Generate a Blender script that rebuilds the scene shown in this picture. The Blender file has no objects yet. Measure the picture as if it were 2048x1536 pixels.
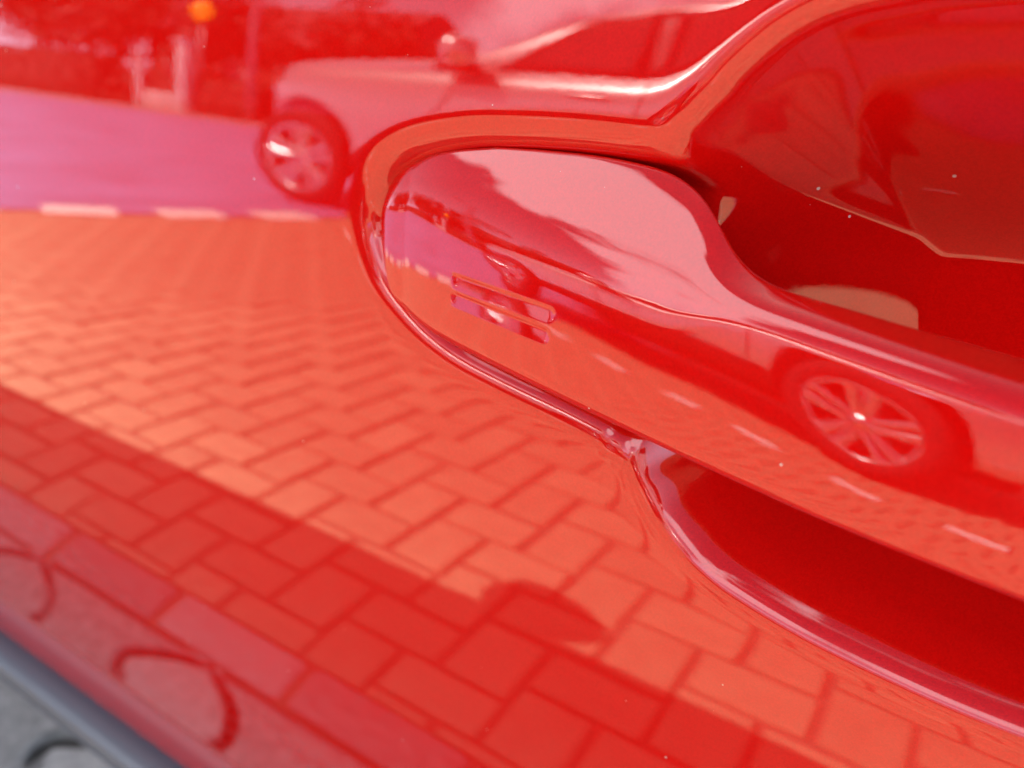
import bpy, bmesh, math, random
import numpy as np
from mathutils import Vector, Matrix
R = math.radians
random.seed(7); np.random.seed(7)
sc = bpy.context.scene
COL = sc.collection

# ------------------------------------------------------------------ camera
# world: x along the red car (its nose towards -x), the door faces -y, z up, metres
CX = Vector((0.84220109, -0.25289891, 0.47617167))
CN = Vector((-0.53682894, -0.31123242, 0.78418689))
CU = Vector((0.05011995, 0.91606578, 0.39788374))
cam_d = bpy.data.cameras.new('camera'); cam = bpy.data.objects.new('camera', cam_d); COL.objects.link(cam)
cam.matrix_world = Matrix(((CX[0], CX[1], CX[2], 0), (-CN[0], -CN[1], -CN[2], -.15), (CU[0], CU[1], CU[2], .7621), (0, 0, 0, 1)))
cam_d.sensor_width = 36; cam_d.lens = 36 * 1596.66 / 2048
cam_d.clip_start = .01; cam_d.clip_end = 2000
cam_d.dof.use_dof = True; cam_d.dof.focus_distance = .172; cam_d.dof.aperture_fstop = 10
sc.camera = cam

# ------------------------------------------------------------------ sky and sun
SUN = Vector((-.45, .47, 1)).normalized()
el = math.asin(SUN.z); az = math.atan2(SUN.x, SUN.y)
w = bpy.data.worlds.new('World'); sc.world = w; w.use_nodes = True
nt = w.node_tree; bg = nt.nodes['Background']
sky = nt.nodes.new('ShaderNodeTexSky'); sky.sky_type = 'NISHITA'; sky.sun_disc = False
sky.sun_elevation = el; sky.sun_rotation = az; sky.dust_density = 5.0; sky.air_density = 1.0
# scattered bright summer cloud, all round the dome
gtc = nt.nodes.new('ShaderNodeTexCoord'); cn = nt.nodes.new('ShaderNodeTexNoise'); cn.inputs['Scale'].default_value = 1.9; cn.inputs['Detail'].default_value = 7; cn.inputs['Roughness'].default_value = .5
cmap = nt.nodes.new('ShaderNodeMapping'); cmap.inputs['Location'].default_value = (6.47, 5.46, 6.21)
nt.links.new(gtc.outputs['Generated'], cmap.inputs[0]); nt.links.new(cmap.outputs[0], cn.inputs['Vector'])
cr = nt.nodes.new('ShaderNodeMapRange'); cr.interpolation_type = 'SMOOTHSTEP'; cr.inputs[1].default_value = .565; cr.inputs[2].default_value = .635; nt.links.new(cn.outputs[0], cr.inputs[0])
cm = nt.nodes.new('ShaderNodeMix'); cm.data_type = 'RGBA'; nt.links.new(cr.outputs[0], cm.inputs[0]); nt.links.new(sky.outputs[0], cm.inputs[6]); cm.inputs[7].default_value = (28, 28, 30, 1)
# pale haze low over the horizon
sx = nt.nodes.new('ShaderNodeSeparateXYZ'); nt.links.new(gtc.outputs['Generated'], sx.inputs[0])
ab = nt.nodes.new('ShaderNodeMath'); ab.operation = 'ABSOLUTE'; nt.links.new(sx.outputs[2], ab.inputs[0])
hp = nt.nodes.new('ShaderNodeMath'); hp.operation = 'MULTIPLY'; nt.links.new(ab.outputs[0], hp.inputs[0]); hp.inputs[1].default_value = -7.
he = nt.nodes.new('ShaderNodeMath'); he.operation = 'EXPONENT'; nt.links.new(hp.outputs[0], he.inputs[0])
hm_ = nt.nodes.new('ShaderNodeMix'); hm_.data_type = 'RGBA'; nt.links.new(he.outputs[0], hm_.inputs[0]); nt.links.new(cm.outputs[2], hm_.inputs[6]); hm_.inputs[7].default_value = (19, 24, 32, 1)
nt.links.new(hm_.outputs[2], bg.inputs[0]); bg.inputs[1].default_value = .05
sl = bpy.data.lights.new('sun', 'SUN'); sl.energy = 5.0; sl.angle = R(.53); sl.color = (1, .95, .87)
so = bpy.data.objects.new('sun', sl); COL.objects.link(so)
so.rotation_euler = SUN.to_track_quat('Z', 'Y').to_euler()
vs = sc.view_settings; vs.view_transform = 'Standard'; vs.look = 'None'; vs.exposure = 1.95; vs.gamma = 1
sc.cycles.max_bounces = 10; sc.cycles.glossy_bounces = 8; sc.cycles.diffuse_bounces = 4
sc.cycles.caustics_reflective = False; sc.cycles.caustics_refractive = False
sc.cycles.use_denoising = True

# ------------------------------------------------------------------ materials
def mat(name, col, rough=.6, metal=0., coat=0., spec=.5, noise=None, bump=None, emit=None, coat_ior=1.5):
    m = bpy.data.materials.new(name); m.use_nodes = True
    n = m.node_tree.nodes; l = m.node_tree.links; b = n['Principled BSDF']
    b.inputs['Base Color'].default_value = (*col, 1); b.inputs['Roughness'].default_value = rough
    b.inputs['Metallic'].default_value = metal; b.inputs['Coat Weight'].default_value = coat
    b.inputs['Coat Roughness'].default_value = 0.0; b.inputs['Coat IOR'].default_value = coat_ior
    b.inputs['Specular IOR Level'].default_value = spec
    if emit: b.inputs['Emission Color'].default_value = (*col, 1); b.inputs['Emission Strength'].default_value = emit
    tc = n.new('ShaderNodeTexCoord')
    if noise:
        sc_, amt = noise
        t = n.new('ShaderNodeTexNoise'); t.inputs['Scale'].default_value = sc_; t.inputs['Detail'].default_value = 8
        t.inputs['Roughness'].default_value = .65
        l.new(tc.outputs['Object'], t.inputs['Vector'])
        oi = n.new('ShaderNodeObjectInfo')
        ad = n.new('ShaderNodeMath'); ad.operation = 'MULTIPLY_ADD'
        l.new(oi.outputs['Random'], ad.inputs[0]); ad.inputs[1].default_value = .35; l.new(t.outputs[0], ad.inputs[2])
        mr = n.new('ShaderNodeMapRange'); l.new(ad.outputs[0], mr.inputs[0])
        mr.inputs[1].default_value = .3; mr.inputs[2].default_value = 1.05
        mr.inputs[3].default_value = 1 - amt; mr.inputs[4].default_value = 1 + amt
        mx = n.new('ShaderNodeVectorMath'); mx.operation = 'SCALE'; mx.inputs[0].default_value = col
        l.new(mr.outputs[0], mx.inputs['Scale']); l.new(mx.outputs[0], b.inputs['Base Color'])
    if bump:
        t2 = n.new('ShaderNodeTexNoise'); t2.inputs['Scale'].default_value = bump[0]; t2.inputs['Detail'].default_value = 4
        l.new(tc.outputs['Object'], t2.inputs['Vector'])
        bp = n.new('ShaderNodeBump'); bp.inputs['Strength'].default_value = 1; bp.inputs['Distance'].default_value = bump[1]
        l.new(t2.outputs[0], bp.inputs['Height']); l.new(bp.outputs[0], b.inputs['Normal'])
    return m

def paint_mat():  # red lacquer
    m = bpy.data.materials.new('red_car_paint'); m.use_nodes = True
    n = m.node_tree.nodes; l = m.node_tree.links; b = n['Principled BSDF']
    tc = n.new('ShaderNodeTexCoord')
    # fine flake grain in the base coat
    fl = n.new('ShaderNodeTexVoronoi'); fl.inputs['Scale'].default_value = 2600; l.new(tc.outputs['Object'], fl.inputs['Vector'])
    mr = n.new('ShaderNodeMapRange'); l.new(fl.outputs['Color'], mr.inputs[0]); mr.inputs[3].default_value = .86; mr.inputs[4].default_value = 1.14
    vm = n.new('ShaderNodeVectorMath'); vm.operation = 'SCALE'; vm.inputs[0].default_value = (.40, .0019, .0015); l.new(mr.outputs[0], vm.inputs['Scale'])
    # dust specks lying on the lacquer
    du = n.new('ShaderNodeTexVoronoi'); du.inputs['Scale'].default_value = 170; l.new(tc.outputs['Object'], du.inputs['Vector'])
    lt = n.new('ShaderNodeMath'); lt.operation = 'LESS_THAN'; l.new(du.outputs['Distance'], lt.inputs[0])
    sp = n.new('ShaderNodeSeparateColor'); l.new(du.outputs['Color'], sp.inputs[0])
    pw = n.new('ShaderNodeMath'); pw.operation = 'POWER'; l.new(sp.outputs[0], pw.inputs[0]); pw.inputs[1].default_value = 7
    ml = n.new('ShaderNodeMath'); ml.operation = 'MULTIPLY'; l.new(pw.outputs[0], ml.inputs[0]); ml.inputs[1].default_value = .075
    l.new(ml.outputs[0], lt.inputs[1])
    mx = n.new('ShaderNodeMix'); mx.data_type = 'RGBA'; l.new(lt.outputs[0], mx.inputs[0])
    l.new(vm.outputs[0], mx.inputs[6]); mx.inputs[7].default_value = (.45, .3, .28, 1)
    l.new(mx.outputs[2], b.inputs['Base Color'])
    b.inputs['Roughness'].default_value = .55; b.inputs['Specular IOR Level'].default_value = 0
    b.inputs['Coat Weight'].default_value = 1; b.inputs['Coat IOR'].default_value = 1.54; b.inputs['Coat Roughness'].default_value = 0
    # orange peel of the clear coat
    t2 = n.new('ShaderNodeTexNoise'); t2.inputs['Scale'].default_value = 330; t2.inputs['Detail'].default_value = 2
    l.new(tc.outputs['Object'], t2.inputs['Vector'])
    bp = n.new('ShaderNodeBump'); bp.inputs['Strength'].default_value = 1; bp.inputs['Distance'].default_value = .0000045
    l.new(t2.outputs[0], bp.inputs['Height']); l.new(bp.outputs[0], b.inputs['Coat Normal'])
    return m

M = dict(
    red=paint_mat(),
    trim=mat('grey_sill_plastic', (.07, .09, .115), .3, bump=(900, .0001)),
    rubber=mat('black_rubber', (.012, .012, .012), .7),
    glass=mat('tinted_glass', (.01, .012, .012), .02, spec=.6),
    chrome=mat('polished_alloy', (.78, .78, .78), .16, metal=1),
    alloy=mat('silver_alloy', (.62, .62, .63), .25, metal=.85),
    black=mat('black_plastic', (.015, .015, .016), .5),
    silver=mat('silver_car_paint', (.76, .75, .73), .27, metal=.7, coat=1),

    tyre=mat('tyre_rubber', (.018, .018, .018), .8),
    concrete=mat('grey_concrete_paver', (.26, .255, .24), .85, noise=(55, .6), bump=(160, .002)),
    brick=mat('tan_clay_brick', (.42, .285, .165), .85, noise=(22, .27), bump=(140, .0015)),
    gap=mat('dark_open_joint', (.05, .047, .042), .95, noise=(60, .3)),
    sand=mat('joint_sand', (.19, .13, .085), .95, noise=(120, .4)),
    earth=mat('paved_ground', (.20, .18, .15), .95, noise=(3, .3)),
    road=mat('blue_grey_asphalt', (.22, .29, .58), .5, noise=(1.3, .4), bump=(150, .003)),
    white=mat('white_road_paint', (.86, .84, .78), .7, noise=(40, .12)),
    leaf=mat('hedge_leaf', (.03, .05, .014), .6, noise=(2, .5)),
    leaf2=mat('autumn_leaf', (.11, .045, .012), .6, noise=(2, .5)),
    bark=mat('bark', (.10, .075, .05), .9, noise=(9, .4)),
    post=mat('white_painted_post', (.75, .74, .70), .5),
    steel=mat('galvanised_steel', (.33, .34, .35), .45, metal=.5),
    amber=mat('amber_lamp', (1., .32, .01), .3, emit=1.3),
    housebrick=mat('brown_brick_wall', (.18, .085, .055), .9, noise=(6, .25)),
    rooftile=mat('dark_roof_tile', (.05, .045, .045), .8, noise=(5, .25)),
    kerb=mat('kerb_concrete', (.28, .27, .25), .9, noise=(20, .3)),
    pale=mat('pale_wall_paint', (.6, .58, .54), .7, noise=(4, .1)),
)

M['silver'].node_tree.nodes['Principled BSDF'].inputs['Coat Roughness'].default_value = .04

# ------------------------------------------------------------------ helpers
def setp(o, label=None, cat=None, group=None, kind=None):
    for k, v in (('label', label), ('category', cat), ('group', group), ('kind', kind)):
        if v: o[k] = v
    return o
def empty(name, loc=(0, 0, 0), rz=0, **kw):
    o = bpy.data.objects.new(name, None); COL.objects.link(o); o.location = loc; o.rotation_euler[2] = rz
    return setp(o, **kw)
def link(name, me, m, parent=None, smooth=True, **kw):
    o = bpy.data.objects.new(name, me); COL.objects.link(o)
    if not me.materials: me.materials.append(m)
    if smooth: me.polygons.foreach_set('use_smooth', [True] * len(me.polygons))
    if parent: o.parent = parent
    return setp(o, **kw)
def pyd(name, v, f):
    me = bpy.data.meshes.new(name); me.from_pydata([tuple(map(float, p)) for p in v], [], [tuple(map(int, q)) for q in f]); me.update(); return me
def gridmesh(name, V, closed_u=False, keep=None):
    """V: (nu, nv, 3) array -> quad mesh"""
    nu, nv = V.shape[:2]
    idx = np.arange(nu * nv).reshape(nu, nv)
    if closed_u: idx = np.concatenate([idx, idx[:1]], 0)
    a = np.stack([idx[:-1, :-1], idx[1:, :-1], idx[1:, 1:], idx[:-1, 1:]], -1)
    if keep is not None: a = a[keep]
    a = a.reshape(-1, 4)
    me = bpy.data.meshes.new(name)
    me.vertices.add(nu * nv); me.vertices.foreach_set('co', V.reshape(-1).astype(np.float32))
    me.loops.add(a.size); me.loops.foreach_set('vertex_index', a.reshape(-1).astype(np.int32))
    me.polygons.add(len(a)); me.polygons.foreach_set('loop_start', np.arange(0, a.size, 4, dtype=np.int32))
    me.polygons.foreach_set('loop_total', np.full(len(a), 4, np.int32))
    me.update(calc_edges=True); me.validate()
    return me
def bm_mesh(name, bm):
    me = bpy.data.meshes.new(name); bmesh.ops.recalc_face_normals(bm, faces=bm.faces); bm.to_mesh(me); bm.free(); return me
def add_box(bm, a, b, bev=0, seg=2):
    r = bmesh.ops.create_cube(bm, size=1)
    for v in r['verts']:
        v.co = Vector([(a[i] + b[i]) / 2 + v.co[i] * (b[i] - a[i]) for i in range(3)])
    if bev:
        es = list({e for v in r['verts'] for e in v.link_edges})
        bmesh.ops.bevel(bm, geom=es, offset=bev, segments=seg, affect='EDGES', profile=.5)
def add_tube(bm, pts, r, n=10, taper=None):
    rings = []
    for i, p in enumerate(pts):
        p = Vector(p); d = (Vector(pts[min(i + 1, len(pts) - 1)]) - Vector(pts[max(i - 1, 0)])).normalized()
        u = d.orthogonal().normalized(); v = d.cross(u); rr = r if taper is None else taper[i]
        rings.append([bm.verts.new(p + (u * math.cos(2 * math.pi * k / n) + v * math.sin(2 * math.pi * k / n)) * rr) for k in range(n)])
    for A, B in zip(rings, rings[1:]):
        for k in range(n): bm.faces.new((A[k], A[(k + 1) % n], B[(k + 1) % n], B[k]))
    bm.faces.new(rings[0]); bm.faces.new(rings[-1])
def add_lathe(bm, prof, axis='y', n=40, center=(0, 0, 0)):
    rings = []
    for (r, h) in prof:
        ring = []
        for k in range(n):
            a = 2 * math.pi * k / n; c, s = math.cos(a) * r, math.sin(a) * r
            p = (c, h, s) if axis == 'y' else (c, s, h)
            ring.append(bm.verts.new(Vector(p) + Vector(center)))
        rings.append(ring)
    for A, B in zip(rings, rings[1:]):
        for k in range(n): bm.faces.new((A[k], A[(k + 1) % n], B[(k + 1) % n], B[k]))
def add_prism(bm, poly, z0, z1, bev=0):
    lo = [bm.verts.new((x, y, z0)) for x, y in poly]; hi = [bm.verts.new((x, y, z1)) for x, y in poly]
    n = len(poly); top = bm.faces.new(hi); bm.faces.new(lo[::-1])
    for i in range(n): bm.faces.new((lo[i], lo[(i + 1) % n], hi[(i + 1) % n], hi[i]))
    if bev: bmesh.ops.bevel(bm, geom=list(top.edges), offset=bev, segments=1, affect='EDGES')

# ------------------------------------------------------------------ red car: door skin
Z0 = .675; PT0, PK, PT = -1.60476, 72.723, 16.078
_u = np.linspace(-.75, .9, 3301)
_t = np.radians(-PT + 3. * np.logaddexp(0, (PT0 + PK * _u + PT) / 3.))
_t = np.minimum(_t, np.radians(24))
_y = np.concatenate([[0], np.cumsum((np.tan(_t)[1:] + np.tan(_t)[:-1]) / 2 * (_u[1] - _u[0]))]); _y -= np.interp(0, _u, _y)
def prof(z): return np.interp(np.asarray(z) - Z0, _u, _y)

def spline(pts, closed=True, sub=10):
    P = np.array(pts, float); n = len(P); out = []
    rng = range(n) if closed else range(n - 1)
    for i in rng:
        p0, p1, p2, p3 = (P[(i - 1) % n] if closed or i > 0 else P[0]), P[i], P[(i + 1) % n], (P[(i + 2) % n] if closed or i + 2 < n else P[-1])
        for k in range(sub):
            t = k / sub
            out.append(.5 * (2 * p1 + (p2 - p0) * t + (2 * p0 - 5 * p1 + 4 * p2 - p3) * t * t + (3 * p1 - p0 - 3 * p2 + p3) * t ** 3))
    if not closed: out.append(P[-1])
    return np.array(out)
def sdf(X, Z, poly):
    """signed distance, positive inside (mm)"""
    x = X.ravel(); z = Z.ravel(); d2 = np.full(x.shape, 1e9); ins = np.zeros(x.shape, bool)
    n = len(poly)
    for i in range(n):
        a = poly[i]; b = poly[(i + 1) % n]; e = b - a; L = e @ e
        if L < 1e-9: continue
        t = np.clip(((x - a[0]) * e[0] + (z - a[1]) * e[1]) / L, 0, 1)
        d2 = np.minimum(d2, (x - a[0] - t * e[0]) ** 2 + (z - a[1] - t * e[1]) ** 2)
        c = ((a[1] > z) != (b[1] > z))
        with np.errstate(divide='ignore', invalid='ignore'):
            ins ^= c & (x < (b[0] - a[0]) * (z - a[1]) / (b[1] - a[1]) + a[0])
    return (np.sqrt(d2) * np.where(ins, 1, -1)).reshape(X.shape)
XC = 20.
tabL = [(-64.4, 674.3), (-69.1, 676.3), (-79.9, 678.5), (-94.2, 680.9), (-109.3, 684.2), (-120.5, 688.8), (-129.5, 694.9), (-136.2, 701.6), (-139.9, 708.8), (-141.8, 716.2), (-141.7, 723.7), (-139.7, 731.3), (-135.2, 737.3), (-127.6, 742.1), (-118.9, 745.1), (-107.9, 747.4), (-98.7, 748.4), (-86.4, 749.2), (-74.9, 749.5), (-60., 749.3)]
tab = spline(tabL + [(-30, 748.5), (20, 747.5), (70, 746), (110, 744), (150, 738), (172, 728), (180, 714), (174, 696), (155, 684), (120, 676), (70, 669), (20, 668), (-30, 670)])
cupL = [(5.3, 641.4), (-15.4, 643.8), (-32.7, 648.0), (-41.5, 651.8), (-48.1, 656.5), (-53.7, 662.0), (-57.8, 668.0), (-61.0, 674.), (-63.5, 684), (-64.5, 700), (-64.5, 720), (-63., 738), (-60.5, 747), (-57.5, 751.6), (-54.5, 755.6), (-51.9, 759.2), (-47.3, 764.2), (-42.8, 767.9), (-36.8, 771.2), (-28.6, 773.7), (-12, 776.5)]
cup = spline([(20, 640.8)] + cupL + [(20, 778)] + [(2 * XC - x, z) for x, z in cupL[::-1]])

def sm01(t): t = np.clip(t, 0, 1); return t * t * (3 - 2 * t)
def sp(s, k): return k * np.logaddexp(0, s / k)
def depth_mm(X, Z):
    st = sdf(X, Z, tab); scu = sdf(X, Z, cup)
    su = 1.6 * np.logaddexp(st / 1.6, scu / 1.6)              # one lip runs round tab and cup
    lip = .44 * (sp(su - 2.9, 1.3) - sp(su - 7., 1.6))
    # trough round the grip end
    dt = sp(st - 5.6, .7) * .5 + sp(st - 8.2, .6) * 1.2
    dt = dt - sp(dt - 10, 1.3)
    # finger bowl
    up = sm01((Z - 662) / 42)
    s2 = sp(scu - 5.2 + 2.6 * up, 1.8)
    q = np.clip(s2 / (38. + 13 * up), 0, 1)
    dc = (38 + 7 * up) * (1 - (1 - q) ** 1.15)
    k = .9
    return lip + k * np.logaddexp(dt / k, dc / k) - k * math.log(2) * np.exp(-(dt + dc) / (2 * k))
def blur(A, n):
    for _ in range(n):
        A[1:-1] = (A[:-2] + 2 * A[1:-1] + A[2:]) / 4; A[:, 1:-1] = (A[:, :-2] + 2 * A[:, 1:-1] + A[:, 2:]) / 4
    return A

CARL = 'glossy red car photographed close up at its door handle'
car = empty('red_car', (0, 0, 0), label='glossy red car with its door grip handle in a deep finger recess', cat='car')
EDGE = .274            # lower edge of the door skin
fx = np.arange(-150, 190.01, .6) / 1000; fz = np.arange(632, 788.01, .6) / 1000
xs = np.unique(np.concatenate([np.linspace(-.9, -.152, 46), fx, np.linspace(.192, .20, 3)]).round(6))
zs = np.unique(np.concatenate([np.linspace(EDGE, .63, 60), fz, np.linspace(.79, .93, 24)]).round(6))
XX, ZZ = np.meshgrid(xs, zs, indexing='ij')
dep = np.zeros_like(XX)
ix = np.where((xs >= fx[0] - 1e-6) & (xs <= fx[-1] + 1e-6))[0]; iz = np.where((zs >= fz[0] - 1e-6) & (zs <= fz[-1] + 1e-6))[0]
sub = depth_mm(XX[np.ix_(ix, iz)] * 1000, ZZ[np.ix_(ix, iz)] * 1000)
dep[np.ix_(ix, iz)] = blur(sub, 2) / 1000
V = np.stack([XX, prof(ZZ) + dep, ZZ], -1)
# hem: fold the skin back under along the lower edge
hem = np.stack([np.stack([xs, prof(EDGE) + dy + 0 * xs, EDGE + dz + 0 * xs], -1) for dy, dz in ((.016, .004), (.006, -.0022), (.002, -.0018))], 1)
V = np.concatenate([hem, V], 1)
link('door_skin', gridmesh('door_skin', V), M['red'], car)

# ------------------------------------------------------------------ red car: grip handle
lowP = np.array([(-115, 692.9), (-102, 691.6), (-89.8, 690.6), (-62.1, 688.4), (-38.8, 686.4), (-18.8, 685.0), (-1.6, 684.4), (16.9, 684.0), (60, 684), (100, 685), (145, 689)])
topP = np.array([(-115, 738.4), (-101, 740.6), (-88.1, 741.3), (-76.1, 741.6), (-66, 741.1), (-59.2, 740.2), (-53., 737.8), (-48.2, 734.4), (-45., 730.6), (-40.5, 726.4), (-34, 723.8), (-20.1, 722.5), (-11.8, 721.6), (7.1, 719.8), (20, 719.2), (60, 718.4), (75, 720), (88, 727), (100, 733), (145, 731)])
creP = np.array([(-115, 725.0), (-99.2, 723.7), (-67, 721.9), (-44.9, 720.4), (-26., 719.0), (-9.6, 718.0), (8.0, 717.), (20, 716.6), (60, 715), (100, 717), (145, 720)])
frP = np.array([(-115, -2.2), (-105, -4.0), (-86, -7.2), (-62, -10.5), (-40, -13.3), (-15, -16), (5, -18), (20, -19.4), (40, -20.6), (60, -20.4), (85, -17.5), (110, -13.), (145, -5)])
bkT = np.array([(-115, 5.), (-60, 4.5), (-54, 3.5), (-46, -.5), (-38, -3.8), (-30, -5), (70, -5), (80, -2), (92, 4.), (145, 4.5)])
bkK = np.array([(-115, 12.), (-62, 12.), (-52, 4), (-42, -3), (-32, -4), (72, -4), (84, 3), (98, 12), (145, 12)])
def smoother(P, xq, s=5.):
    g = np.arange(-125, 166, .5); v = np.interp(g, P[:, 0], P[:, 1])
    # linear extrapolation at both ends, then gaussian smoothing
    k0 = (P[1, 1] - P[0, 1]) / (P[1, 0] - P[0, 0]); k1 = (P[-1, 1] - P[-2, 1]) / (P[-1, 0] - P[-2, 0])
    v = np.where(g < P[0, 0], P[0, 1] + k0 * (g - P[0, 0]), v); v = np.where(g > P[-1, 0], P[-1, 1] + k1 * (g - P[-1, 0]), v)
    n = int(4 * s); kx = np.exp(-(np.arange(-n, n + 1) * .5) ** 2 / (2 * (s / 2) ** 2)); kx /= kx.sum()
    vp = np.concatenate([v[0] + k0 * .5 * np.arange(-n, 0), v, v[-1] + k1 * .5 * np.arange(1, n + 1)])
    return np.interp(xq, g, np.convolve(vp, kx, 'valid'))
XL, XR, TL, TR = -108., 145., 29.8, 22.
ph = np.linspace(np.pi / 2, 0, 46)[:-1]
xst = np.concatenate([XL - TL * np.sin(ph), np.arange(XL, 60, .45), np.arange(60, XR, 1.5), XR + TR * np.sin(ph[::-1])])
xb = np.clip(xst, XL, XR)
def super_(t, p=2.5): return np.clip(1 - np.clip(t, 0, 1) ** p, 0, 1) ** (1 / p)
ss = np.where(xst < XL, super_((XL - xst) / TL), np.where(xst > XR, super_((xst - XR) / TR), 1.))
zl = smoother(lowP, xst); zt = smoother(topP, xst, 2.6); zc = smoother(creP, xst, 14); yf = smoother(frP, xst, 12); yT = smoother(bkT, xst, 4.5); yK = smoother(bkK, xst, 6)
def fillet(A, B, C, r, n):
    A, B, C = map(np.array, (A, B, C)); u = (A - B); v = (C - B); lu = np.linalg.norm(u); lv = np.linalg.norm(v); u = u / lu; v = v / lv
    r = min(r, .48 * lu, .48 * lv); t = np.linspace(0, 1, n)[:, None]
    return (B + u * r) * (1 - t) ** 2 + B * 2 * t * (1 - t) + (B + v * r) * t * t
def seg(a, b, n):
    t = np.linspace(0, 1, n + 2)[1:-1, None]; return np.array(a) * (1 - t) + np.array(b) * t
def bulge(a, b, n, h):
    t = np.linspace(0, 1, n + 2)[1:-1, None]; a = np.array(a); b = np.array(b); d = (b - a) / np.linalg.norm(b - a); nn = np.array([-d[1], d[0]])
    return a * (1 - t) + b * t + nn * (4 * h * t * (1 - t))
secs = []
for i, x in enumerate(xst):
    s = max(ss[i], .02)
    zm = 716.0 if x < 0 else 712.
    l_, t_, c_ = zm + (zl[i] - zm) * s, zm + (zt[i] - zm) * s, zm + (zc[i] - zm) * s
    yb_ = 8.
    f_ = yb_ + (yf[i] - yb_) * s ** .8; T_ = yb_ + (yT[i] - yb_) * s; K_ = yb_ + (yK[i] - yb_) * s
    H = c_ - l_
    tilt = math.tan(R(np.interp(x, [-110, -90, -10, 40], [4.9, 5.4, 8.9, 8.9])))
    B = (f_ + 0.0 - H * tilt * .5 + 0.6, l_); C = (f_ + H * tilt * .5 + .0, c_); Tt = (T_, t_); K = (K_, l_ + 2.5 * s)
    a1 = fillet(K, B, C, 4.2 * s + .05, 14)
    a2 = fillet(B, C, Tt, 9.5 * s + .05, 40)
    a3 = fillet(C, Tt, K, 2.0 * s + .05, 14)
    a4 = fillet(Tt, K, B, 2.5 * s + .05, 8)
    L1 = np.linalg.norm(a2[0] - a1[-1]); L2 = np.linalg.norm(a3[0] - a2[-1])
    fr = bulge(a1[-1], a2[0], 96, L1 * L1 / (8 * 350.)); tp = bulge(a2[-1], a3[0], 30, L2 * L2 / (8 * 60.))
    secs.append(np.concatenate([a1, fr, a2, tp, a3, seg(a3[-1], a4[0], 8), a4, seg(a4[-1], a1[0], 12)]))
S = np.array(secs)                         # (nx, nr, 2) y,z
# smooth the faceted joins of the section a little, then sink the two touch-sensor slots
for _ in range(10):
    S = (np.roll(S, 1, 1) + 2 * S + np.roll(S, -1, 1)) / 4
wx = (sm01((xst + 98) / 14) * sm01((50 - xst) / 14))[1:-1, None, None]     # fair the grip lengthwise, evenly spaced part only
for _ in range(40):
    S[1:-1] += wx * ((S[:-2] + 2 * S[1:-1] + S[2:]) / 4 - S[1:-1])
HX = np.repeat(xst[:, None], S.shape[1], 1)
# two louvre-like touch grooves: a short step in at the top, a long ramp back out below
slot = np.zeros_like(HX)
for a, b in (((-107., 709.4), (-77.0, 708.4)), ((-107.5, 705.2), (-77.5, 703.6))):
    v = S[..., 1] - (a[1] + (HX - a[0]) / (b[0] - a[0]) * (b[1] - a[1]))
    prof_v = sm01((1.9 - v) / 1.1) * np.clip((v + 2.0) / 3.1, 0, 1)
    slot = np.maximum(slot, prof_v * sm01((HX - a[0] + .3) / 2.6) * sm01((b[0] - HX + .4 - .25 * v * v) / 1.2))
slot *= (np.arange(S.shape[1]) < 14 + 96 + 10)[None]
Y = S[..., 0] + slot * .30
Vh = np.stack([HX / 1000, Y / 1000 + prof(S[..., 1] / 1000) * .0, S[..., 1] / 1000], -1)
Vh = np.concatenate([Vh, Vh[:, :1]], 1)
hm = gridmesh('door_handle', Vh)
bm = bmesh.new(); bm.from_mesh(hm); bmesh.ops.remove_doubles(bm, verts=bm.verts, dist=1e-6); bmesh.ops.holes_fill(bm, edges=bm.edges, sides=400)
bmesh.ops.recalc_face_normals(bm, faces=bm.faces); bm.to_mesh(hm); bm.free()
link('door_handle', hm, M['red'], car)

# ------------------------------------------------------------------ red car: the rest of the body
def panel(name, x0, x1, z0, z1, nx, nz, cut=None, m='red'):
    gx = np.linspace(x0, x1, nx); gz = np.linspace(z0, z1, nz); A, Bz = np.meshgrid(gx, gz, indexing='ij')
    k = None
    if cut:
        cx = (A[:-1, :-1] + A[1:, 1:]) / 2; cz = (Bz[:-1, :-1] + Bz[1:, 1:]) / 2
        k = np.hypot(cx - cut[0], cz - cut[1]) > cut[2]
    return link(name, gridmesh(name, np.stack([A, prof(Bz), Bz], -1), keep=k), M[m], car)
panel('front_fender', -2.15, -.905, EDGE, .93, 126, 64, cut=(-1.62, .31, .37))
panel('rear_quarter_panel', .205, 1.75, EDGE, .93, 155, 66, cut=(1.05, .31, .37))
for sx_ in (-.9025, .2025):                   # dark shut lines behind the gaps at either end of the door
    gx, gz = np.meshgrid(np.linspace(sx_ - .03, sx_ + .03, 3), np.linspace(EDGE, .93, 40), indexing='ij')
    link('shut_line', gridmesh('shut_line', np.stack([gx, prof(gz) + .014, gz], -1)), M['rubber'], car)
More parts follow.
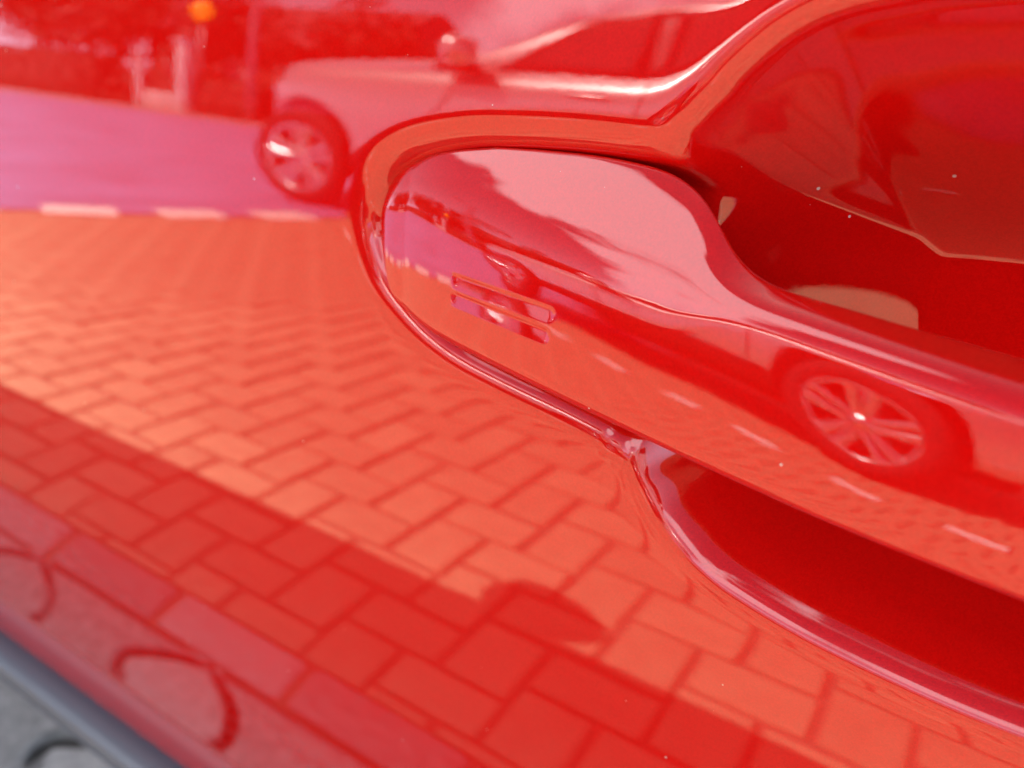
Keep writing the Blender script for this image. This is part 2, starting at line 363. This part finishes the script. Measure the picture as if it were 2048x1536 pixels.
# rounded plastic strip along the bottom of the door: flat top lip, rounded nose, tucked under
y0 = float(prof(EDGE))
tp = spline([(y0 + .012, EDGE - .004), (y0 + .001, EDGE - .0042), (y0 - .010, EDGE - .0055), (y0 - .0175, EDGE - .009), (y0 - .0195, EDGE - .015), (y0 - .018, EDGE - .026), (y0 - .008, EDGE - .036), (y0 + .012, EDGE - .04), (y0 + .018, EDGE - .02)], True, 6)
gx = np.linspace(-1.2, .7, 40)
Vt = np.stack([np.stack([np.full(len(tp), x), tp[:, 0], tp[:, 1]], -1) for x in gx], 0)
Vt = np.concatenate([Vt, Vt[:, :1]], 1)
link('sill_trim', gridmesh('sill_trim', Vt), M['trim'], car)
ZB = .93; YB = float(prof(ZB))
def strip(name, pts, th, m, bev=.004):
    """thin solid panel from a quad/polygon of 3D points"""
    bm = bmesh.new(); vs_ = [bm.verts.new(p) for p in pts]; f = bm.faces.new(vs_)
    r = bmesh.ops.solidify(bm, geom=[f], thickness=th)
    return link(name, bm_mesh(name, bm), M[m], car, smooth=False)
ROOFY, ROOFZ = .30, 1.43
def side(x, t): return (x, YB + .006 + (ROOFY - YB - .006) * t, ZB + (ROOFZ - ZB) * t)
strip('side_window', [side(-.82, .02), side(.12, .02), side(.08, .93), side(-.42, .93)], .004, 'glass')
strip('side_window', [side(.20, .02), side(.78, .02), side(.60, .93), side(.16, .93)], .004, 'glass')
bm = bmesh.new(); add_tube(bm, [side(-.9, 0), side(-.62, .5), side(-.42, .97)], .022, 10); link('windscreen_pillar', bm_mesh('p', bm), M['red'], car)
bm = bmesh.new(); add_tube(bm, [side(.16, 0), side(.12, .97)], .026, 8); link('door_pillar', bm_mesh('p', bm), M['black'], car)
bm = bmesh.new(); add_tube(bm, [side(.9, 0), side(.66, .97)], .04, 8); link('rear_pillar', bm_mesh('p', bm), M['red'], car)
bm = bmesh.new(); add_box(bm, (-.9, YB - .006, ZB - .006), (.9, YB + .012, ZB + .012), .004); link('window_trim', bm_mesh('p', bm), M['rubber'], car)
rx = np.linspace(-.45, .85, 24); ry = np.linspace(0, 1, 14); A, Bq = np.meshgrid(rx, ry, indexing='ij')
roofV = np.stack([A, ROOFY - .02 + Bq * .95, ROOFZ - .015 + .07 * np.sin(np.pi * np.clip(Bq, 0, 1)) ** .8 - .03 * ((A - .2) / .65) ** 2 * (.2 + .8 * np.sin(np.pi * Bq))], -1)
o = link('roof', gridmesh('roof', roofV), M['red'], car); md = o.modifiers.new('s', 'SOLIDIFY'); md.thickness = .02
def side2(x, y, z): return (x, y, z)
strip('windscreen', [(-.9, YB + .03, ZB - .03), (-.46, ROOFY, ROOFZ - .01), (-.46, ROOFY + .92, ROOFZ - .01), (-.9, YB + 1.36, ZB - .03)], .005, 'glass')
hx = np.linspace(-2.2, -.9, 24); hy = np.linspace(0, 1, 16); A, Bq = np.meshgrid(hx, hy, indexing='ij')
hood = np.stack([A, YB - .01 + Bq * 1.42, .935 - .10 * ((-.9 - A) / 1.3) ** 2.2 + .05 * np.sin(np.pi * Bq)], -1)
o = link('bonnet', gridmesh('bonnet', hood), M['red'], car); md = o.modifiers.new('s', 'SOLIDIFY'); md.thickness = .015

def wheel_parts(parent, cx, cy, r, out, rim_m='alloy'):
    """road wheel: tyre and a rim of five twin spokes; out = -1 faces -y"""
    wh = bpy.data.objects.new('wheel', None); COL.objects.link(wh); wh.parent = parent; wh.location = (cx, cy, r)
    bm = bmesh.new(); rr = r * .69
    add_lathe(bm, [(rr * .98, .10 * out), (rr * 1.03, .112 * out), (r * .86, .118 * out), (r * .955, .105 * out), (r * .992, .075 * out), (r, 0), (r * .992, -.075 * out), (r * .95, -.105 * out), (rr, -.1 * out)], n=64)
    link('tyre', bm_mesh('tyre', bm), M['tyre'], wh)
    bm = bmesh.new()
    add_lathe(bm, [(rr * 1.02, .112 * out), (rr * .985, .116 * out), (rr * .94, .105 * out), (rr * .91, .07 * out), (rr * .88, -.06 * out)], n=64)
    add_lathe(bm, [(.0001, .098 * out), (.028, .098 * out), (.034, .09 * out), (.07, .082 * out), (.078, .05 * out)], n=32)
    for k in range(5):
        for dd in (-1, 1):
            a = 2 * math.pi * k / 5 + math.pi / 2
            ca, sa = math.cos(a), math.sin(a)
            def P(rad, off, y): return bm.verts.new((ca * rad - sa * off, y * out, sa * rad + ca * off))
            sect = []
            for rad, o1, o2, y in ((.05, .003, .040, .084), (rr * .45, .006, .056, .094), (rr * .75, .010, .070, .102), (rr * .965, .013, .084, .106)):
                mid = (o1 + o2) / 2
                sect.append([P(rad, dd * o1, y - .022), P(rad, dd * o1, y), P(rad, dd * mid, y + .006), P(rad, dd * o2, y - .006), P(rad, dd * o2, y - .03)])
            for s1, s2 in zip(sect, sect[1:]):
                for j in range(4): bm.faces.new((s1[j], s1[j + 1], s2[j + 1], s2[j]))
    rim = link('rim', bm_mesh('rim', bm), M[rim_m], wh)
    bm = bmesh.new(); add_lathe(bm, [(.0001, .03 * out), (rr * .5, .03 * out), (rr * .86, .02 * out), (rr * .88, -.05 * out)], n=40)
    link('brake_disc', bm_mesh('brake_disc', bm), M['black'], wh)
    return wh
wheel_parts(car, -1.62, .17, .31, -1); wheel_parts(car, 1.05, .17, .31, -1)
# unseen mirror added on a foot, shaped to cast the hand-and-phone shadow bump
bm = bmesh.new(); bmesh.ops.create_uvsphere(bm, u_segments=24, v_segments=16, radius=1)
MIR = Vector((-.80, -.012, .945))
for v in bm.verts: v.co = Vector((v.co.x * .085, v.co.y * .05 * (1.2 - .35 * v.co.x), v.co.z * .038)) + MIR
link('shadow_mirror', bm_mesh('shadow_mirror', bm), M['red'], car)
bm = bmesh.new(); add_tube(bm, [MIR + Vector((0, .06, -.02)), (-.80, YB + .02, ZB + .01)], .02, 8); link('mirror_foot', bm_mesh('mf', bm), M['black'], car)

# ------------------------------------------------------------------ ground
g = 260
link('ground', pyd('ground', [(-g, -g, -.045), (g, -g, -.045), (g, g, -.045), (-g, g, -.045)], [(0, 1, 2, 3)]), M['earth'], kind='structure')
pave = link('pavement', pyd('pavement', [(-3.9, -7.2, -.009), (6, -7.2, -.009), (6, -.019, -.009), (-3.9, -.019, -.009)], [(0, 1, 2, 3)]), M['sand'], kind='structure')
edge_pts = spline([(-4.35, .9), (-4.15, .1), (-3.85, -.8), (-3.52, -1.62), (-3.33, -2.0), (-3.17, -2.45), (-3.05, -2.9), (-2.98, -3.6), (-2.98, -7.2)], False, 12)
def edge_x(y): return np.interp(-y, -edge_pts[:, 1], edge_pts[:, 0])
rv = [(-60, 1.2 + 30, 0), (-60, -11.2, 0)] + [(60, -11.2, 0), (60, -7.2, 0)] + [(x, y, 0) for x, y in edge_pts[::-1]] + [(-4.6, 2.4, 0), (-5, 31.2, 0)]
me = pyd('road', [(x, y, -.003) for x, y, _ in rv], [tuple(range(len(rv)))[::-1]])
link('road', me, M['road'], smooth=False, kind='structure')
link('joint_bed', pyd('joint_bed', [(-3.9, -.019, -.012), (6, -.019, -.012), (6, 2.5, -.012), (-3.9, 2.5, -.012)], [(0, 1, 2, 3)]), M['gap'], pave, kind='stuff')
W = .097; LR = 1.5; GAP = .005               # paver width, length ratio, half joint
def unit_brick(bev=.005):
    bm = bmesh.new(); add_box(bm, (-W * LR / 2 + GAP, -W / 2 + GAP, -.04), (W * LR / 2 - GAP, W / 2 - GAP, 0), bev, 1); return bm_mesh('brick', bm)
brick_me = unit_brick(); brick_me.materials.append(M['brick'])
kerb_me = brick_me.copy(); kerb_me.materials.clear(); kerb_me.materials.append(M['concrete'])
bricks = []                                   # (cx, cy, rot, length fraction)
Y1 = -.125; BX, BY = -.719, -.536 - 2.5 * W    # herringbone begins at Y1 and runs outwards to -y
for a in range(-110, 90):
    for b in range(-60, 60):
        ox, oy = (a + b * LR) * W + BX, (a - b * LR) * W + BY
        for (lx0, ly0, lx1, ly1, rot) in ((0, 0, LR, 1, 0), (0, 1, 1, 1 + LR, 1)):
            x0, y0_, x1, y1_ = ox + lx0 * W, oy + ly0 * W, ox + lx1 * W, oy + ly1 * W
            if y0_ >= Y1 - .02 or y1_ < -6.8 or x0 > 5 or x1 < -3.6: continue
            y1c = min(y1_, Y1)
            cx, cy = (x0 + x1) / 2, (y0_ + y1c) / 2
            if cx < edge_x(cy) + .1: continue
            bricks.append((cx, cy, rot, (y1c - y0_) / (y1_ - y0_)))
# running course along the kerb side
x = -4.0; row = 0
while x < 4:
    bricks.append((x + .115, -.0725, 2, 1.)); x += .23
KEEP = None
def view_key(b):                              # the nearest in the door's reflection show largest
    return math.hypot((b[0] + .75) * .75, b[1] + .35) * (.6 if b[2] == 2 else 1)
bricks.sort(key=view_key)
def brick_mat(b):
    cx, cy, rot, f = b
    S_ = Matrix.Diagonal((1.58 if rot == 2 else 1, 1.08, 1, 1))
    if rot == 1: return Matrix.Translation((cx, cy, 0)) @ Matrix.Rotation(math.pi / 2, 4, 'Z') @ Matrix.Diagonal((f, 1, 1, 1))
    if rot == 0: return Matrix.Translation((cx, cy, 0)) @ Matrix.Diagonal((1, f, 1, 1))
    return Matrix.Translation((cx, cy, 0)) @ S_
def jitter():
    return Matrix.Translation((random.gauss(0, .0012), random.gauss(0, .0012), random.gauss(-.001, .0009))) @ Matrix.Rotation(random.gauss(0, .006), 4, 'Z') @ Matrix.Rotation(random.gauss(0, .004), 4, 'X')
for b in bricks[:290]:
    o = bpy.data.objects.new('brick', kerb_me if b[2] == 2 else brick_me); COL.objects.link(o); o.parent = pave
    o.matrix_local = brick_mat(b) @ jitter()
bm = bmesh.new()
base = bmesh.new(); base.from_mesh(brick_me); bco = [v.co.copy() for v in base.verts]; bfa = [[v.index for v in f.verts] for f in base.faces]; base.free()
vv, ff = [], []
for b in bricks[290:]:
    mtx = brick_mat(b) @ jitter(); n0 = len(vv)
    vv += [tuple(mtx @ c) for c in bco]; ff += [[i + n0 for i in f] for f in bfa]
bm.free()
o = link('far_bricks', pyd('far_bricks', vv, ff), M['brick'], pave, smooth=False, kind='stuff')

# wavy interlocking concrete pavers beside the course, running in under the car
rb = spline([(0, 0), (.027, .023), (.057, .045), (.073, .063), (.079, .087), (.068, .103), (.073, .12)], False, 6)
lb = spline([(0, 0), (-.052, .022), (-.093, .045), (-.119, .066), (-.115, .088), (-.101, .102), (-.107, .12)], False, 6)
PER = .35; YP = -.018; G2 = .009
def shrink(poly, d):
    P = np.array(poly); n = len(P)
    e0 = P - np.roll(P, 1, 0); e1 = np.roll(P, -1, 0) - P
    n0 = np.stack([-e0[:, 1], e0[:, 0]], -1); n1 = np.stack([-e1[:, 1], e1[:, 0]], -1)
    nn = n0 / (np.linalg.norm(n0, axis=1, keepdims=True) + 1e-9) + n1 / (np.linalg.norm(n1, axis=1, keepdims=True) + 1e-9)
    nn /= (np.linalg.norm(nn, axis=1, keepdims=True) + 1e-9)
    return P + nn * d
mir = lambda A: np.stack([A[:, 0], .24 - A[:, 1]], -1)
diam = np.concatenate([rb, mir(rb)[::-1][1:], mir(lb)[1:], lb[::-1][1:-1]])          # counter-clockwise lobed diamond
bone = np.concatenate([lb + [PER, 0], mir(lb + [PER, 0])[::-1][1:], mir(rb), rb[::-1][1:]])[:-1]
def paver_mesh(poly):
    P = shrink(poly, G2); bm = bmesh.new()
    P2 = shrink(P, .004)
    n = len(P)
    r0 = [bm.verts.new((x, y, -.04)) for x, y in P]; r1 = [bm.verts.new((x, y, -.004)) for x, y in P]; r2 = [bm.verts.new((x, y, 0)) for x, y in P2]
    for A, B in ((r0, r1), (r1, r2)):
        for i in range(n): bm.faces.new((A[i], A[(i + 1) % n], B[(i + 1) % n], B[i]))
    f = bm.faces.new(r2); bmesh.ops.triangulate(bm, faces=[f])
    me = bm_mesh('paver', bm); me.materials.append(M['concrete']); return me
dm, bo = paver_mesh(diam), paver_mesh(bone)
for row in range(2):
    for k in range(-5, 6):
        for me in (dm, bo):
            o = bpy.data.objects.new('paver', me); COL.objects.link(o); o.parent = pave
            o.location = (-.657 + PER * k, YP + .243 * row, random.gauss(-.001, .0008))
            o.rotation_euler = (random.gauss(0, .004), random.gauss(0, .004), 0)
# white marking stones
def marking(name, pts, z=.0045, **kw):
    bm = bmesh.new(); add_prism(bm, pts, z - .004, z)
    return link(name, bm_mesh(name, bm), M['white'], road_o, smooth=False, **kw)
road_o = bpy.data.objects['road']
def dash(cx, cy, ang, L=.21, wd=.105):
    c, s = math.cos(ang), math.sin(ang)
    return [(cx + c * a * L / 2 - s * b * wd / 2, cy + s * a * L / 2 + c * b * wd / 2) for a, b in ((-1, -1), (1, -1), (1, 1), (-1, 1))]
seglen = np.concatenate([[0], np.cumsum(np.linalg.norm(np.diff(edge_pts, axis=0), axis=1))])
d = .05
while d < seglen[-1] - 4.2:
    i = np.searchsorted(seglen, d); i = min(max(i, 1), len(edge_pts) - 1)
    p = edge_pts[i - 1] + (edge_pts[i] - edge_pts[i - 1]) * (d - seglen[i - 1]) / (seglen[i] - seglen[i - 1]); t = edge_pts[i] - edge_pts[i - 1]
    marking('white_marking', dash(p[0], p[1], math.atan2(t[1], t[0]), .29, .25)); d += .47
for x in (-2.5, -2.06, -1.62, -1.18, -.74, -.30, .58, 1.02, 1.9, 2.34):
    marking('white_marking', dash(x, -2.7, 0, .21, .105))
def arrow(ox, oy, dirx):
    pts = [(0, -.07), (1.5, -.07), (1.5, -.24), (2.3, 0), (1.5, .24), (1.5, .07), (0, .07)]
    marking('road_arrow', [(ox + dirx * x, oy + dirx * y) for x, y in pts], .002)
arrow(-6.2, -1.35, -1)

# ------------------------------------------------------------------ silver SUV parked opposite
SY = -3.17                                    # plane of its near side
suv = empty('suv', (-3.5, SY - .9, 0), label='silver suv parked across the brick paving, mirrored in the red door', cat='car')
# local x: 0 at the front axle, + to the rear; local y: 0 on the centre line, +.9 near side
st = [  # x, z_low, z_belt, half_low, half_belt, z_top, half_top
    (-.52, .34, .70, .40, .42, .76, .34), (-.50, .28, .79, .52, .55, .85, .40), (-.42, .26, .91, .66, .69, .98, .54), (-.25, .26, .99, .78, .81, 1.06, .70), (.0, .26, 1.03, .86, .865, 1.10, .78), (.5, .26, 1.05, .885, .88, 1.14, .80), (1.0, .26, 1.06, .89, .88, 1.17, .80),
    (1.10, .26, 1.06, .89, .88, 1.20, .79), (1.45, .26, 1.06, .895, .88, 1.42, .70), (1.75, .26, 1.065, .895, .88, 1.56, .64), (2.2, .26, 1.07, .895, .88, 1.63, .62), (2.9, .26, 1.08, .89, .88, 1.63, .62), (3.2, .26, 1.09, .885, .87, 1.60, .61), (3.38, .28, 1.09, .86, .85, 1.50, .60), (3.48, .34, 1.05, .80, .80, 1.15, .62), (3.50, .42, .95, .74, .74, 1.0, .60)]
def ring(s_):
    x, zl_, zb_, hl, hb, ztp, ht = s_
    half = [(0, zl_), (hl * .6, zl_), (hl * .93, zl_ + .02), (hl * .985, zl_ + .14), (hl, (zl_ + zb_) / 2), (hb * 1.0, zb_ - .10), (hb - .036, zb_ - .035), (hb - .052, zb_ + .002), ((hb + ht * 2) / 3 + .01, zb_ + (ztp - zb_) * .6), (ht + .02, ztp - .035), (ht * .93, ztp - .008), (ht * .5, ztp + .012), (0, ztp + .016)]
    return [(x, y, z) for y, z in half] + [(x, -y, z) for y, z in half[-2:0:-1]]
rings = [ring(s_) for s_ in st]; nr = len(rings[0])
bm = bmesh.new(); vr = [[bm.verts.new(p) for p in r_] for r_ in rings]
for A, B in zip(vr, vr[1:]):
    for k in range(nr): bm.faces.new((A[k], A[(k + 1) % nr], B[(k + 1) % nr], B[k]))
bm.faces.new(vr[0]); bm.faces.new(vr[-1])
body_me = bm_mesh('body', bm)
body = link('body', body_me, M['silver'], suv)
md = body.modifiers.new('sub', 'SUBSURF'); md.levels = md.render_levels = 2
cutters = []
WB = 2.62
for cx in (0, WB):
    bm = bmesh.new(); add_lathe(bm, [(.0001, -1.2), (.435, -1.2), (.435, 1.2), (.0001, 1.2)], n=48, center=(cx, 0, .37)); bmesh.ops.remove_doubles(bm, verts=bm.verts, dist=.001)
    c = bpy.data.objects.new('cut', bm_mesh('cut', bm)); COL.objects.link(c); c.parent = suv; cutters.append(c)
    md = body.modifiers.new('b', 'BOOLEAN'); md.object = c; md.operation = 'DIFFERENCE'; md.solver = 'EXACT'
bpy.context.view_layer.update()
dg = bpy.context.evaluated_depsgraph_get()
nm = bpy.data.meshes.new_from_object(body.evaluated_get(dg)); body.modifiers.clear(); body.data = nm
for c in cutters: bpy.data.objects.remove(c)
nm.materials.clear(); nm.materials.append(M['silver'])
nm.polygons.foreach_set('use_smooth', [True] * len(nm.polygons))
sm_ = body.modifiers.new('e', 'EDGE_SPLIT'); sm_.split_angle = R(40)
# greenhouse glass laid on the body: found by casting onto the finished body so that it follows the sides
from mathutils.bvhtree import BVHTree
bvh = BVHTree.FromPolygons([v.co for v in nm.vertices], [p.vertices for p in nm.polygons])
def on_side(x, z, off=.006):
    h = bvh.ray_cast(Vector((x, 3, z)), Vector((0, -1, 0)))
    return h[0] + h[1] * (off if h[1].y > 0 else -off) if h[0] is not None else Vector((x, .88, z))
def side_patch(name, quad, m, n=8, off=.006, parent=suv):
    q = [Vector((a, 0, b)) for a, b in quad]; V_ = np.zeros((n + 1, n + 1, 3))
    for i in range(n + 1):
        for j in range(n + 1):
            u, v = i / n, j / n; p = (q[0] * (1 - u) + q[1] * u) * (1 - v) + (q[3] * (1 - u) + q[2] * u) * v
            V_[i, j] = on_side(p.x, p.z, off)
    o = link(name, gridmesh(name, V_), M[m], parent); md = o.modifiers.new('s', 'SOLIDIFY'); md.thickness = .008; md.offset = 0
    return o
side_patch('side_window', [(1.24, 1.10), (2.02, 1.11), (1.98, 1.52), (1.66, 1.45)], 'glass')
side_patch('side_window', [(2.10, 1.11), (2.78, 1.12), (2.72, 1.53), (2.07, 1.53)], 'glass')
side_patch('side_window', [(2.86, 1.13), (3.22, 1.16), (3.08, 1.50), (2.82, 1.53)], 'glass')
for q_ in ([(2.02, 1.11), (2.10, 1.11), (2.07, 1.53), (1.98, 1.52)], [(2.78, 1.12), (2.86, 1.13), (2.82, 1.53), (2.72, 1.53)]): side_patch('window_pillar', q_, 'black', n=6)
side_patch('sill_cladding', [(.44, .262), (2.18, .262), (2.18, .44), (.44, .44)], 'black', n=10, off=.008)
side_patch('door_gap', [(1.02, .46), (1.028, .46), (1.028, 1.04), (1.02, 1.04)], 'black', n=6, off=.003)
side_patch('door_gap', [(2.05, .46), (2.058, .46), (2.058, 1.07), (2.05, 1.07)], 'black', n=6, off=.003)
for hx_ in (1.78, 2.74):
    bm = bmesh.new(); p = on_side(hx_, .93, .02); add_box(bm, (p.x - .1, p.y - .012, p.z - .016), (p.x + .1, p.y + .016, p.z + .016), .01); link('door_handle', bm_mesh('dh', bm), M['silver'], suv)
# windscreen
def on_top(x, y, off=.006):
    h = bvh.ray_cast(Vector((x, y, 4)), Vector((0, 0, -1))); return h[0] + h[1] * (off if h[1].z > 0 else -off)
Vw = np.array([[on_top(1.14 + .56 * i / 8, (-1 + 2 * j / 10) * (.72 - .12 * i / 8)) for j in range(11)] for i in range(9)])
o = link('windscreen', gridmesh('windscreen', Vw), M['glass'], suv); md = o.modifiers.new('s', 'SOLIDIFY'); md.thickness = .008; md.offset = 0
for s_ in (1, -1):
    bm = bmesh.new(); bmesh.ops.create_uvsphere(bm, u_segments=20, v_segments=12, radius=1)
    for v in bm.verts: v.co = Vector((1.14 + v.co.x * .09, s_ * (1.0 + v.co.y * .115), 1.17 + v.co.z * .085 + (.02 if v.co.z > 0 else 0)))
    mo = link('mirror', bm_mesh('mirror', bm), M['silver'], suv)
    bm = bmesh.new(); add_tube(bm, [(1.14, s_ * .98, 1.12), (1.16, s_ * .86, 1.08)], .04, 10); add_box(bm, (.98, s_ * .92 - .07 if s_ > 0 else -.99, 1.06), (1.2, s_ * .92 + .07 if s_ > 0 else -.85, 1.11), .02); link('mirror_base', bm_mesh('mb', bm), M['black'], suv)
    bm = bmesh.new(); add_box(bm, (-.50, s_ * .50 - .13, .80), (-.36, s_ * .50 + .13, .90), .04); link('headlight', bm_mesh('hl', bm), M['chrome'], suv)
bm = bmesh.new(); add_box(bm, (-.54, -.36, .62), (-.46, .36, .78), .02); link('grille', bm_mesh('gr', bm), M['black'], suv)
for s_ in (1, -1):
    for cx in (0, WB):
        wheel_parts(suv, cx, s_ * .78, .355, s_, 'chrome')
bm = bmesh.new(); add_box(bm, (-.3, -.62, .20), (3.2, .62, .40)); link('underbody', bm_mesh('ub', bm), M['black'], suv)

# added second car: white copy of the suv, brightens the recess lip's reflection
M['whitepaint'] = mat('white_car_paint', (.85, .85, .83), .30, metal=.5, coat=1)
def copy_tree(o, parent=None):
    c = o.copy(); COL.objects.link(c)
    if parent: c.parent = parent; c.matrix_parent_inverse = o.matrix_parent_inverse
    for ch in o.children: copy_tree(ch, c)
    return c
suv2 = copy_tree(suv); suv2.location = (1.55, SY - .98, 0)
suv2['label'] = 'added white suv parked nose to tail behind the silver one'
suv['group'] = suv2['group'] = 'cars parked across the paving'
for ch in suv2.children:
    if ch.name.split('.')[0] == 'body':
        ch.data = ch.data.copy(); ch.data.materials.clear(); ch.data.materials.append(M['whitepaint'])

# ------------------------------------------------------------------ far side of the road
kb = bmesh.new(); add_box(kb, (-60, -11.45, -.04), (60, -11.2, .11), .02); link('kerb', bm_mesh('kerb', kb), M['kerb'], kind='structure')
link('verge', pyd('verge', [(-60, -60, .06), (60, -60, .06), (60, -11.45, .06), (-60, -11.45, .06)], [(0, 1, 2, 3)]), M['earth'], kind='structure')
def leafmass(n, fn, size, seed):
    rs = np.random.RandomState(seed); v = []; f = []
    P = fn(n, rs)
    A = rs.normal(size=(len(P), 3)); A /= np.linalg.norm(A, axis=1, keepdims=True); B = np.cross(A, rs.normal(size=(len(P), 3))); B /= np.linalg.norm(B, axis=1, keepdims=True)
    sz = size * rs.uniform(.6, 1.4, (len(P), 1))
    V_ = np.stack([P + A * sz, P + B * sz * .5, P - A * sz, P - B * sz * .5], 1).reshape(-1, 3)
    F_ = np.arange(len(V_)).reshape(-1, 4)
    me = bpy.data.meshes.new('leaves'); me.from_pydata(V_.tolist(), [], F_.tolist()); me.update(); return me
def hedge(x0, x1, y, h, m, seed, label):
    t = empty('hedge', ((x0 + x1) / 2, y, .06), label=label, cat='hedge', group='planting across the road')
    L = x1 - x0
    def fn(n, rs):
        p = rs.uniform(-1, 1, (n, 3)); k = rs.randint(0, 3, n); p[np.arange(n), k] = np.sign(p[np.arange(n), k]) * rs.uniform(.8, 1.05, n)
        return p * [L / 2, .45, h / 2] + [0, 0, h / 2]
    link('foliage', leafmass(int(L * 500), fn, .07, seed), M[m], t, smooth=False)
    bm = bmesh.new(); add_box(bm, (-L / 2 + .1, -.35, 0), (L / 2 - .1, .35, h - .12), .1); link('branches', bm_mesh('br', bm), M['bark'], t)
def tree(x, y, h, r, m, seed, label):
    t = empty('tree', (x, y, .06), label=label, cat='tree', group='planting across the road')
    rs = random.Random(seed)
    bm = bmesh.new(); add_tube(bm, [(0, 0, 0), (.05, .03, h * .25), (-.04, .06, h * .5), (.02, 0, h * .8)], .1, 9, [.16, .12, .09, .03])
    for k in range(6):
        a = k * 1.1 + rs.random(); add_tube(bm, [(0, 0, h * (.3 + .06 * k)), (math.cos(a) * r * .45, math.sin(a) * r * .45, h * (.45 + .06 * k)), (math.cos(a) * r * .8, math.sin(a) * r * .8, h * (.5 + .07 * k))], .04, 6, [.06, .04, .015])
    link('trunk', bm_mesh('trunk', bm), M['bark'], t)
    cl = [(rs.gauss(0, r * .45), rs.gauss(0, r * .45), h * .62 + rs.gauss(0, h * .17), r * rs.uniform(.25, .5)) for _ in range(22)]
    def fn(n, q):
        c = np.array(cl)[q.randint(0, len(cl), n)]; d_ = q.normal(size=(n, 3)); d_ /= np.linalg.norm(d_, axis=1, keepdims=True)
        return c[:, :3] + d_ * c[:, 3:] * (q.uniform(0, 1, (n, 1)) ** .4)
    link('crown', leafmass(5200, fn, .11, seed), M[m], t, smooth=False)
hedge(-30, -19.5, -12.3, 1.5, 'leaf', 1, 'long clipped green hedge at the far left of the street')
hedge(-18.6, -13.6, -12.2, 1.1, 'leaf2', 2, 'low rusty brown hedge across the road beside the white posts')
hedge(-13.0, -9.2, -12.3, 1.6, 'leaf', 3, 'short green hedge behind the front of the silver suv')
for i, (x, y, h, r, m, lb_) in enumerate((
        (-27, -15, 6.5, 2.6, 'leaf', 'broad dark green tree at the far left across the road'),
        (-22.5, -14.5, 5.2, 2.1, 'leaf2', 'rusty leaved tree behind the long clipped hedge'),
        (-19.3, -15.5, 6.0, 2.0, 'leaf', 'tall green tree left of the amber warning lamp'),
        (-14.2, -15.5, 3.7, 1.5, 'leaf2', 'small rusty tree right of the amber warning lamp'),
        (-12.6, -14.2, 3.3, 1.2, 'leaf', 'small green tree behind the suv bonnet'),
        (-33, -18, 8., 3.2, 'leaf', 'tallest dark tree at the end of the street'))):
    tree(x, y, h, r, m, 20 + i, lb_)
def post(x, y, h, wd, label):
    bm = bmesh.new(); add_box(bm, (-wd / 2, -wd / 2, 0), (wd / 2, wd / 2, h), .02); add_box(bm, (-wd * .7, -wd * .7, h - .05), (wd * .7, wd * .7, h + .01), .015)
    o = link('garden_post', bm_mesh('post', bm), M['post']); o.location = (x, y, .06); setp(o, label, 'post', 'white garden posts across the road')
post(-17.5, -11.75, 1.7, .16, 'thinner white post at the left end of the low rusty hedge')
post(-15.9, -11.75, 2.1, .30, 'thick white post beneath the amber warning lamp')
bw = bmesh.new(); add_box(bw, (-17.3, -11.85, .06), (-16.1, -11.7, .62), .02)
setp(link('garden_wall', bm_mesh('gw', bw), M['pale']), 'low pale garden wall between the two white posts', 'wall')
t = empty('warning_lamp', (-16.0, -12.2, .06), label='amber warning lamp glowing on a thin pole across the road', cat='lamp')
bm = bmesh.new(); add_tube(bm, [(0, 0, 0), (0, 0, 2.75)], .04, 8); link('pole', bm_mesh('pole', bm), M['steel'], t)
bm = bmesh.new(); add_lathe(bm, [(.0001, -.17), (.2, -.14), (.3, 0), (.2, .14), (.0001, .17)], axis='y', n=24, center=(0, .05, 3.0)); link('lamp_lens', bm_mesh('ll', bm), M['amber'], t)
t = empty('street_lamp', (-13.75, -11.7, .06), label='slim grey street lamp pole left of the suv bumper', cat='street lamp')
bm = bmesh.new(); add_tube(bm, [(0, 0, 0), (-.02, 0, 3), (-.04, 0, 6), (-.3, .5, 6.3)], .08, 10, [.10, .08, .06, .04]); link('pole', bm_mesh('pole', bm), M['steel'], t)
bm = bmesh.new(); add_box(bm, (-.4, .35, 6.25), (-.2, 1.0, 6.36), .04); link('lamp_head', bm_mesh('lh', bm), M['steel'], t)
# a brick house far behind the hedge
hs = empty('house', (-24, -24, .06), label='brown brick house with a dark tiled roof behind the far trees', cat='house')
bm = bmesh.new(); add_box(bm, (-5, -4, 0), (5, 4, 3.2)); link('wall', bm_mesh('w', bm), M['housebrick'], hs, smooth=False)
bm = bmesh.new(); P = [(-5.4, -4.5, 3.1), (5.4, -4.5, 3.1), (5.4, 4.5, 3.1), (-5.4, 4.5, 3.1), (-5.4, 0, 5.6), (5.4, 0, 5.6)]; v = [bm.verts.new(p) for p in P]
for f in ((0, 1, 5, 4), (2, 3, 4, 5), (0, 4, 3), (1, 2, 5), (3, 2, 1, 0)): bm.faces.new([v[i] for i in f])
link('roof', bm_mesh('r', bm), M['rooftile'], hs, smooth=False)
for x in (-3.4, -.4, 2.6):
    bm = bmesh.new(); add_box(bm, (x - .75, 4.0, .8), (x + .75, 4.06, 2.4), .02); wo = link('window', bm_mesh('wi', bm), M['post'], hs, smooth=False)
    bm = bmesh.new(); add_box(bm, (x - .62, 4.05, .93), (x + .62, 4.075, 2.27)); link('pane', bm_mesh('pa', bm), M['glass'], wo, smooth=False)
